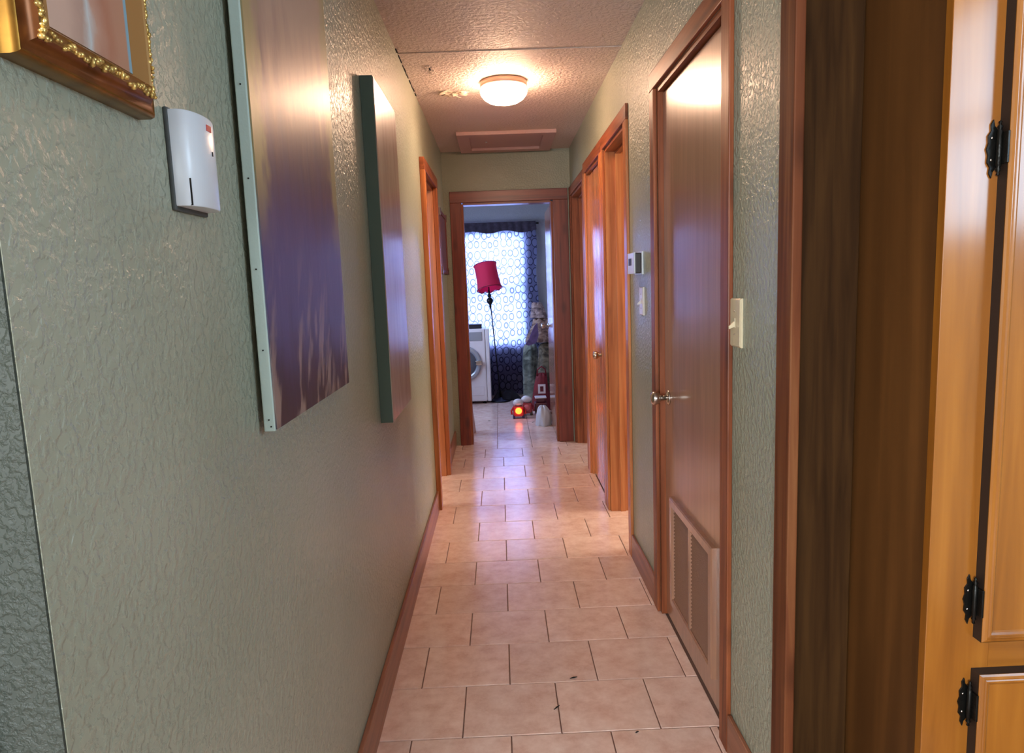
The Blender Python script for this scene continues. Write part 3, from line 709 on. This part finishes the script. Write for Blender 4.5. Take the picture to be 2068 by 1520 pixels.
def cab_door(z0, z1, hz):
    d = MB().rings(1, CY-.005, .857, 1.58, z0, z1, lip2, sgn=-1).build('door', M_gold, cb)
    MB().rings(1, CY, .8562, 1.5808, z0-.0008, z1+.0008, [(0, 0), (0, .0225)], sgn=-1, cap=False).build('door_edge', M_dkedge, d, label='door edge darkened for shade')
    for z in hz:
        hb = MB()
        x = .853; y = CY-.004
        # barrel with finials
        hb.lathe([(0, -.046), (.003, -.043), (.0015, -.039), (.0045, -.035), (.0025, -.031), (.0045, -.028), (.0045, .028), (.0025, .031), (.0045, .035), (.0015, .039), (.003, .043), (0, .046)], (x-.003, CY-.009, z), (0,0,1), 12)
        # scalloped leaf on the stile
        out = [(x-.002, z-.030), (x-.008, z-.038), (x-.010, z-.048), (x-.014, z-.040), (x-.013, z-.030), (x-.018, z-.022), (x-.017, z-.010), (x-.020, z), (x-.017, z+.010), (x-.018, z+.022), (x-.013, z+.030), (x-.014, z+.040), (x-.010, z+.048), (x-.008, z+.038), (x-.002, z+.030)]
        hb.prism(out, 1, CY-.0035, CY)
        # leaf on door edge
        hb.box(x-.001, x+.003, CY-.026, CY-.004, z-.026, z+.026, .0008)
        o = hb.build('hinge', M_black, cb)
        for dz in (-.018, .018):
            MB().lathe([(.0026, .0035), (.002, .0048), (0, .005)], (x-.012, CY, z+dz), (0,-1,0), 8).build('screw', M_chrome, o)
    return d
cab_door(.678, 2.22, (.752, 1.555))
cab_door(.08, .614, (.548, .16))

# ------------------------------------------------------------------ far room: curtain
def curtain_mat():
    m, nt, b = newmat('scale_print_sheer'); nt.nodes.remove(b)
    out = nt.nodes['Material Output']
    tc = N(nt, 'ShaderNodeTexCoord')
    mp = N(nt, 'ShaderNodeMapping'); mp.inputs['Scale'].default_value = (13, .01, 9.4)
    nt.links.new(tc.outputs['Object'], mp.inputs['Vector'])
    v = N(nt, 'ShaderNodeTexVoronoi'); v.inputs['Scale'].default_value = 1; v.inputs['Randomness'].default_value = .35; nt.links.new(mp.outputs[0], v.inputs['Vector'])
    rg = N(nt, 'ShaderNodeValToRGB'); e = rg.color_ramp.elements   # ring mask: 1 = dark print
    e[0].position = 0; e[0].color = (.12, .12, .12, 1); e[1].position = .75; e[1].color = (.3, .3, .3, 1)
    for p, c in ((.10, 0.02), (.38, .05), (.42, .9), (.47, .9), (.52, .3)):
        x = e.new(p); x.color = (c, c, c, 1)
    nt.links.new(v.outputs['Distance'], rg.inputs[0])
    cm = N(nt, 'ShaderNodeMix', data_type='RGBA'); nt.links.new(rg.outputs[0], cm.inputs[0])
    cm.inputs[6].default_value = lin((112, 108, 134)); cm.inputs[7].default_value = lin((36, 32, 50))
    df = N(nt, 'ShaderNodeBsdfDiffuse'); tl = N(nt, 'ShaderNodeBsdfTranslucent'); tr = N(nt, 'ShaderNodeBsdfTransparent')
    nt.links.new(cm.outputs[2], df.inputs['Color']); nt.links.new(cm.outputs[2], tl.inputs['Color'])
    m1 = N(nt, 'ShaderNodeMixShader'); m1.inputs[0].default_value = .55; nt.links.new(df.outputs[0], m1.inputs[1]); nt.links.new(tl.outputs[0], m1.inputs[2])
    al_ = N(nt, 'ShaderNodeMapRange'); al_.inputs['To Min'].default_value = .985; al_.inputs['To Max'].default_value = 1.0; nt.links.new(rg.outputs[0], al_.inputs['Value'])
    m2 = N(nt, 'ShaderNodeMixShader'); nt.links.new(al_.outputs[0], m2.inputs[0]); nt.links.new(tr.outputs[0], m2.inputs[1]); nt.links.new(m1.outputs[0], m2.inputs[2])
    nt.links.new(m2.outputs[0], out.inputs[0]); return m
cu = thing('window_curtain', 'sheer curtain with dark scale print over the far window', 'curtain', (-.1, 8.38, 0))
def drape(x0, x1, z0, z1, yb, amp, waves, nx=90, nz=24, flare=0):
    mb = MB(); vs = []; fs = []
    for j in range(nz+1):
        tz_ = j/nz; z = z0+(z1-z0)*tz_
        for i in range(nx+1):
            t = i/nx; x = x0+(x1-x0)*t
            a = amp*(1.15-.5*tz_)
            vs.append((x+.01*math.sin(9*z+4*t), yb+a*math.sin(waves*2*math.pi*t+.6*math.sin(3*z))+a*.4*math.sin(waves*5.1*t+z), z+(.015*math.sin(t*20) if j == 0 else 0)))
    for j in range(nz):
        for i in range(nx):
            k = j*(nx+1)+i; fs.append((k, k+1, k+nx+2, k+nx+1))
    return mb.add(vs, fs, True)
drape(-.80, .462, .03, 2.075, 8.385, .014, 6).build('drape', curtain_mat(), cu)
rod = MB().tube([(-.86, 8.385, 2.06), (.50, 8.385, 2.06)], .009, 12)
rod.build('rod', M_black, cu)
drape(-.80, .47, 1.97, 2.085, 8.362, .006, 14, nx=120, nz=3).build('header_ruffle', plain('dark_plum_cloth', (52, 44, 58), .9, var=.4, vscale=30), cu)

# ------------------------------------------------------------------ far room: lamp
lm = thing('floor_lamp', 'leaning black floor lamp with crimson fabric shade', 'floor lamp', (-.03, 8.02, 0))
yL = 8.02
M_pole = plain('black_wrought_iron', (22, 18, 24), .4, .5)
MB().lathe([(.0, 0), (.115, 0), (.12, .008), (.10, .018), (.04, .028), (.014, .05), (0, .05)], (-.03, yL, 0), (0,0,1), 28).build('base', M_pole, lm)
MB().tube([(-.03, yL, .04), (-.075, yL, .7), (-.112, yL, 1.26), (-.118, yL, 1.36)], [.008, .007, .007, .006], 10).build('pole', M_pole, lm)
ax = Vector((-.06, 0, 1)).normalized()
MB().lathe([(.006, -.12), (.016, -.085), (.010, -.075), (.034, -.045), (.040, -.020), (.030, 0), (.012, .012), (.022, .022), (.022, .04), (.010, .06), (.010, .10)], (-.112, yL, 1.20), ax, 16).build('finial', M_pole, lm)
M_shade, nt, b = newmat('crimson_shade_cloth')
b.inputs['Base Color'].default_value = lin((204, 52, 92)); b.inputs['Roughness'].default_value = .8
tl = N(nt, 'ShaderNodeBsdfTranslucent'); tl.inputs['Color'].default_value = lin((250, 100, 140)); mx = N(nt, 'ShaderNodeMixShader'); mx.inputs[0].default_value = .5
nt.links.new(b.outputs[0], mx.inputs[1]); nt.links.new(tl.outputs[0], mx.inputs[2]); nt.links.new(mx.outputs[0], nt.nodes['Material Output'].inputs[0])
mb = MB(); vs = []; fs = []; n = 40
q = Euler((math.radians(-15), math.radians(-9), 0)).to_matrix(); c0 = Vector((-.128, yL, 1.445))
pr_ = [(.146, -.145), (.136, -.12), (.129, -.07), (.125, 0), (.124, .08), (.126, .125), (.132, .145)]
for r_, z in pr_:
    for i in range(n):
        a = 2*math.pi*i/n; rs = r_*(1+.012*math.cos(8*a))
        vs.append(c0+q@Vector((rs*math.cos(a), rs*math.sin(a), z-(.012*math.cos(8*a) if z < -.14 else 0))))
for j in range(len(pr_)-1):
    for i in range(n): fs.append((j*n+i, j*n+(i+1) % n, (j+1)*n+(i+1) % n, (j+1)*n+i))
sh = mb.add(vs, fs, True).build('lamp_shade', M_shade, lm, label='crimson bell shade')
md = sh.modifiers.new('thick', 'SOLIDIFY'); md.thickness = .0015
for rr_, z in ((.147, -.143), (.133, .145)):
    pts_ = [c0+q@Vector((rr_*math.cos(2*math.pi*i/24), rr_*math.sin(2*math.pi*i/24), z)) for i in range(25)]
    MB().tube(pts_, .004, 6).build('piping', plain('dark_red_trim', (96, 14, 40), .7), sh)

# ------------------------------------------------------------------ far room: dryer
wx0, wx1, wy0, wz = -.735, -.135, 7.88, .865
wa = thing('front_load_washer', 'white front loading washer at left of far room', 'washing machine', (-.43, 8.1, 0))
M_app = plain('white_enamel', (222, 214, 216), .3, var=.08)
MB().box(wx0, wx1-.045, wy0, 8.30, .03, wz, .012).build('body', M_app, wa)
MB().box(wx1-.043, wx1, wy0+.004, 8.28, .03, wz-.004, .008).build('side_trim', M_app, wa)
for x in (wx0+.06, wx1-.08):
    for y in (wy0+.06, 8.24): MB().lathe([(.02, 0), (.02, .012), (.012, .014), (.012, .035)], (x, y, 0), (0,0,1), 12).build('foot', M_dkgap, wa)
cc = (-.437, wy0, .475)
MB().lathe([(.205, -.001), (.205, .016), (.195, .026), (.172, .030), (.158, .024), (.150, .012)], cc, (0,-1,0), 48, caps=False).build('door_ring', plain('pale_chrome_ring', (176, 180, 190), .25, .4), wa)
MB().lathe([(.152, .010), (.120, .022), (.07, .030), (0, .033)], cc, (0,-1,0), 40, caps=False).build('door_glass', plain('dark_door_glass', (84, 88, 98), .12), wa, label='dark round door glass')
MB().box(-.30, -.225, wy0-.045, wy0-.022, .455, .505, .006).build('door_handle', M_chrome, wa)
MB().box(wx0+.03, wx1-.08, wy0-.006, wy0+.001, .73, .83, .002).build('control_panel', plain('grey_panel', (150, 148, 152), .35), wa)
MB().box(wx0+.03, wx1-.08, wy0-.004, wy0+.001, .10, .20, .002).build('kick_panel', M_app, wa)
bx_ = thing('black_box', 'small black box lying on top of the washer', 'box', (-.40, 8.0, wz))
MB().box(-.50, -.215, 7.92, 8.10, wz, wz+.045, .004).build('box_body', plain('black_card', (26, 26, 38), .5), bx_)
MB().box(-.502, -.213, 7.918, 8.102, wz+.032, wz+.050, .003).build('lid', plain('black_lid', (20, 20, 30), .4), bx_)

# ------------------------------------------------------------------ far room: heap on the right
def cloth_heap(name, label, cat, c, rx, ry, h_, mat, seed, fold=.16, top=.35, group=None, taper=1.0, nx=40, nz=22, extra=None):
    """draped garment: tapering folded body with an irregular hem"""
    rd = random.Random(seed); ph = [rd.uniform(0, 6.28) for _ in range(6)]
    mb = MB(); vs = []; fs = []
    for j in range(nz+1):
        t = j/nz
        prof_ = (1-(1-top)*t**taper) if t < .9 else (1-(1-top)*t**taper)*math.sqrt(max(0, 1-((t-.9)/.1)**2)*.85+.15*(1-(t-.9)/.1))
        for i in range(nx):
            a = 2*math.pi*i/nx
            f = 1+fold*(.55*math.sin(5*a+ph[0]+2.2*t)+.3*math.sin(9*a+ph[1]-3*t)+.25*math.sin(3*a+ph[2]+5*t))*(1-.35*t)
            lean = .10*math.sin(2.2*t+ph[3])*rx*2
            vs.append((c[0]+rx*prof_*f*math.cos(a)+lean*t, c[1]+ry*prof_*f*math.sin(a), c[2]+h_*t+(.012*math.sin(6*a+ph[4]) if 0 < j < nz else 0)))
    for j in range(nz):
        for i in range(nx): fs.append((j*nx+i, j*nx+(i+1) % nx, (j+1)*nx+(i+1) % nx, (j+1)*nx+i))
    fs.append(tuple(range(nx))[::-1]); fs.append(tuple(nz*nx+i for i in range(nx)))
    return mb.add(vs, fs, True)
def striped(name, c1, c2, sc_z, rough=.9):
    mid = tuple((a+b_)//2 for a, b_ in zip(c1, c2)); dk = tuple(int(a*.6) for a in c1)
    return ramp_noise_mat(name, [(.30, dk), (.44, c1), (.54, mid), (.68, c2)], (1, 1, 1.6), sc_z, rough=rough, dist=1.2)[0]
def garment(name, label, cat, c, rx, ry, h_, mat, seed, **k):
    t = thing(name, label, cat, (c[0], c[1], c[2]))
    cloth_heap(name, label, cat, c, rx, ry, h_, mat, seed, **k).build('folds', mat, t); return t
# tall pile: olive coat on the floor, grey-green one beside it, brown jacket over them, plum scarf on its edge
o1 = cloth_heap('', '', '', (.50, 7.64, 0), .145, .12, .71, None, 5, top=.75, fold=.2).build('olive_coat', striped('olive_cloth', (70, 62, 50), (120, 110, 92), 9), None, 'dark olive coat slumped upright right of the curtain', 'coat')
o2 = cloth_heap('', '', '', (.335, 7.93, 0), .105, .09, .68, None, 8, top=.7, fold=.2).build('grey_green_coat', striped('grey_green_cloth', (92, 98, 92), (140, 144, 134), 7), None, 'grey green coat slumped between curtain and olive coat', 'coat')
o3 = cloth_heap('', '', '', (.445, 7.68, .712), .155, .13, .26, None, 12, top=.55, fold=.22).build('brown_jacket', striped('brown_plaid_cloth', (112, 88, 82), (176, 152, 140), 10), None, 'brown striped jacket bundled on top of the coats', 'jacket')
o4 = cloth_heap('', '', '', (.425, 7.70, .977), .095, .09, .165, None, 21, top=.5, fold=.2).build('knitted_hat', striped('taupe_knit', (128, 108, 110), (176, 156, 152), 14), None, 'taupe knitted hat crowning the clothes heap', 'hat')
sv = MB()   # plum scarf hanging off to the left of the jacket
pts_ = [(.40, .93), (.37, .90), (.335, .83), (.305, .76), (.262, .70), (.30, .685), (.345, .70), (.385, .72), (.41, .80)]
sv.prism([(x, z) for x, z in pts_], 1, 7.50, 7.535)
auto_smooth(sv.build('plum_scarf', plain('plum_cloth', (90, 68, 108), .85, var=.3, vscale=20), None, 'plum scarf hanging from the left of the brown jacket', 'scarf'), 60)

rb = thing('red_bag', 'dark red bag with a white square panel below the coats', 'bag', (.42, 7.38, .15))
M_rbag = plain('dark_red_cloth', (112, 22, 34), .7, var=.35, vscale=14, bump=.5, bscale=30)
bagm = cloth_heap('', '', '', (.42, 7.40, .0), .115, .085, .40, None, 31, top=.45, fold=.12)
bagm.build('bag_body', M_rbag, rb)
MB().rings(1, 7.312, .375, .455, .185, .285, [(0, 0), (0, .006), (.003, .009), (.020, .009), (.022, .006)], sgn=-1, cap=False).build('emblem', plain('white_print', (216, 200, 204), .6), rb, label='white square ring emblem')
MB().tube([(.37, 7.38, .37), (.38, 7.37, .44), (.42, 7.36, .47), (.46, 7.37, .44), (.47, 7.38, .37)], .008, 8).build('handle', M_rbag, rb)

def toy(name, label, c, mats, s=1.0, glow=False):
    t = thing(name, label, 'toy', c)
    x, y, z = c
    MB().box(x-.055*s, x+.055*s, y-.05*s, y+.05*s, z+.022*s, z+.13*s, .012*s).build('body', mats[0], t)
    MB().add(*sphere((x, y, z+.165*s), .048*s, 1.15, 1, .8, 16), True).build('head', mats[1], t)
    MB().lathe([(.030*s, 0), (.034*s, .006*s), (.030*s, .012*s)], (x, y-.05*s, z+.085*s), (0,-1,0), 18).build('dial', mats[2], t)
    for sx in (-1, 1):
        for sy in (-1, 1):
            MB().lathe([(.0, -.012*s), (.022*s, -.012*s), (.022*s, .012*s), (0, .012*s)], (x+sx*.048*s, y+sy*.032*s, z+.022*s), (1,0,0), 14).build('wheel', mats[3], t)
    for sx in (-1, 1): MB().tube([(x+sx*.05*s, y, z+.115*s), (x+sx*.075*s, y-.02*s, z+.08*s), (x+sx*.07*s, y-.04*s, z+.05*s)], [.012*s, .010*s, .012*s], 8).build('arm', mats[0], t)
    return t
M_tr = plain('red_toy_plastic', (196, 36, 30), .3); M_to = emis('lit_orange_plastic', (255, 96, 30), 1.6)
M_tw = plain('white_toy_plastic', (214, 208, 212), .35); M_tk = plain('dark_blue_toy_plastic', (40, 36, 84), .4)
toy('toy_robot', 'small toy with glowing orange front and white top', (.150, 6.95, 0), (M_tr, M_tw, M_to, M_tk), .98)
toy('toy_car', 'small red wheeled toy behind the glowing toy', (.238, 7.10, 0), (plain('crimson_toy', (150, 24, 44), .35), M_tw, plain('pink_toy', (220, 110, 120), .3), plain('olive_toy', (74, 60, 44), .4)), 1.0)
tb = thing('toy_truck', 'dark maroon toy truck under the red bag', 'toy', (.36, 7.17, 0))
M_mar = plain('maroon_plastic', (84, 22, 32), .4)
MB().box(.325, .455, 7.10, 7.24, .035, .12, .01).box(.345, .435, 7.12, 7.22, .12, .165, .01).build('body', M_mar, tb)
MB().box(.33, .45, 7.11, 7.23, .165, .178, .004).build('roof', M_tw, tb)
for x in (.35, .43):
    for y in (7.11, 7.23): MB().lathe([(0, -.012), (.024, -.012), (.024, .012), (0, .012)], (x, y, .024), (0,1,0), 14).build('wheel', M_dkgap, tb)
wbg = cloth_heap('', '', '', (.375, 6.56, 0), .072, .08, .19, None, 44, top=.25, fold=.12, taper=4)
wbg.build('plastic_bag', plain('white_film', (196, 200, 212), .35, bump=.8, bscale=40), None, 'white plastic bag lumped beside the far door', 'bag')
cloth_heap('', '', '', (.04, 8.16, 0), .17, .13, .10, None, 50, top=.5, fold=.15).build('black_cloth_heap', plain('black_cloth', (20, 20, 26), .9, var=.4, vscale=20), None, 'black cloth heaped under the patterned curtain', 'cloth')
cloth_heap('', '', '', (-.345, 6.35, 0), .075, .10, .42, None, 60, top=.6, fold=.08).build('laundry_bag', plain('pinkish_white_cloth', (200, 176, 180), .8), None, 'pinkish white laundry bag just inside the end doorway', 'bag')
for k, (x, y) in enumerate(((.30, 6.62), (-.125, 6.75), (.12, 1.99), (.33, 1.92))):
    pass
# crumbs of dirt on the tiles
db = MB()
for x, y, a, l in ((.286, 6.70, .7, .02), (-.15, 6.85, .1, .014), (.133, 2.07, .8, .014), (.205, 2.235, .3, .014), (.365, 1.93, .5, .006)):
    ca, sa = math.cos(a), math.sin(a)
    db.tube([(x-l*ca, y-l*sa, .0025), (x, y, .0035), (x+l*ca, y+l*sa, .0025)], [.001, .0024, .001], 6)
db.build('dirt_crumbs', M_dkgap, fl, kind='stuff')

# ------------------------------------------------------------------ outside the far window
tag(MB().box(-12, 12, 9.3, 30, -.3, -.2).build('yard', plain('dry_grass', (150, 150, 110), .9, var=.2, vscale=3), None), 'pale grass yard outside the far window', 'lawn', kind='structure')

sh_ = thing('light_dapple_shrub', 'leafy shrub added outside the far window to dapple its light', 'shrub', (-.1, 9.25, -.2))  # shrub added to break the window light into blotches
lv = MB(); rs_ = random.Random(9)
cl = [(rs_.uniform(-1.1, .8), rs_.uniform(9.1, 9.45), rs_.uniform(.3, 2.3), rs_.uniform(.14, .30)) for _ in range(15)]
for cx, cy, cz, r in cl:
    for k in range(60):
        d = Vector((rs_.gauss(0, 1), rs_.gauss(0, .6), rs_.gauss(0, 1))).normalized()*r*rs_.uniform(.2, 1)
        p = Vector((cx, cy, cz))+d
        u = Vector((rs_.uniform(-1, 1), rs_.uniform(-1, 1), rs_.uniform(-1, 1))).normalized(); v = u.orthogonal().normalized()
        a, b_ = .055, .024
        lv.add([p-u*a, p+v*b_, p+u*a, p-v*b_, p+u.cross(v)*.004], [(0, 1, 4), (1, 2, 4), (2, 3, 4), (3, 0, 4)])
lv.build('foliage', plain('pale_green_leaf', (120, 150, 96), .6, var=.3), sh_, kind='stuff')
for x in (-.5, -.1, .3):
    MB().tube([(x*.4, 9.28, -.2), (x*.7, 9.26, .8), (x, 9.25, 2.0)], [.03, .02, .008], 8).build('stem', plain('bark', (96, 80, 62), .9), sh_)
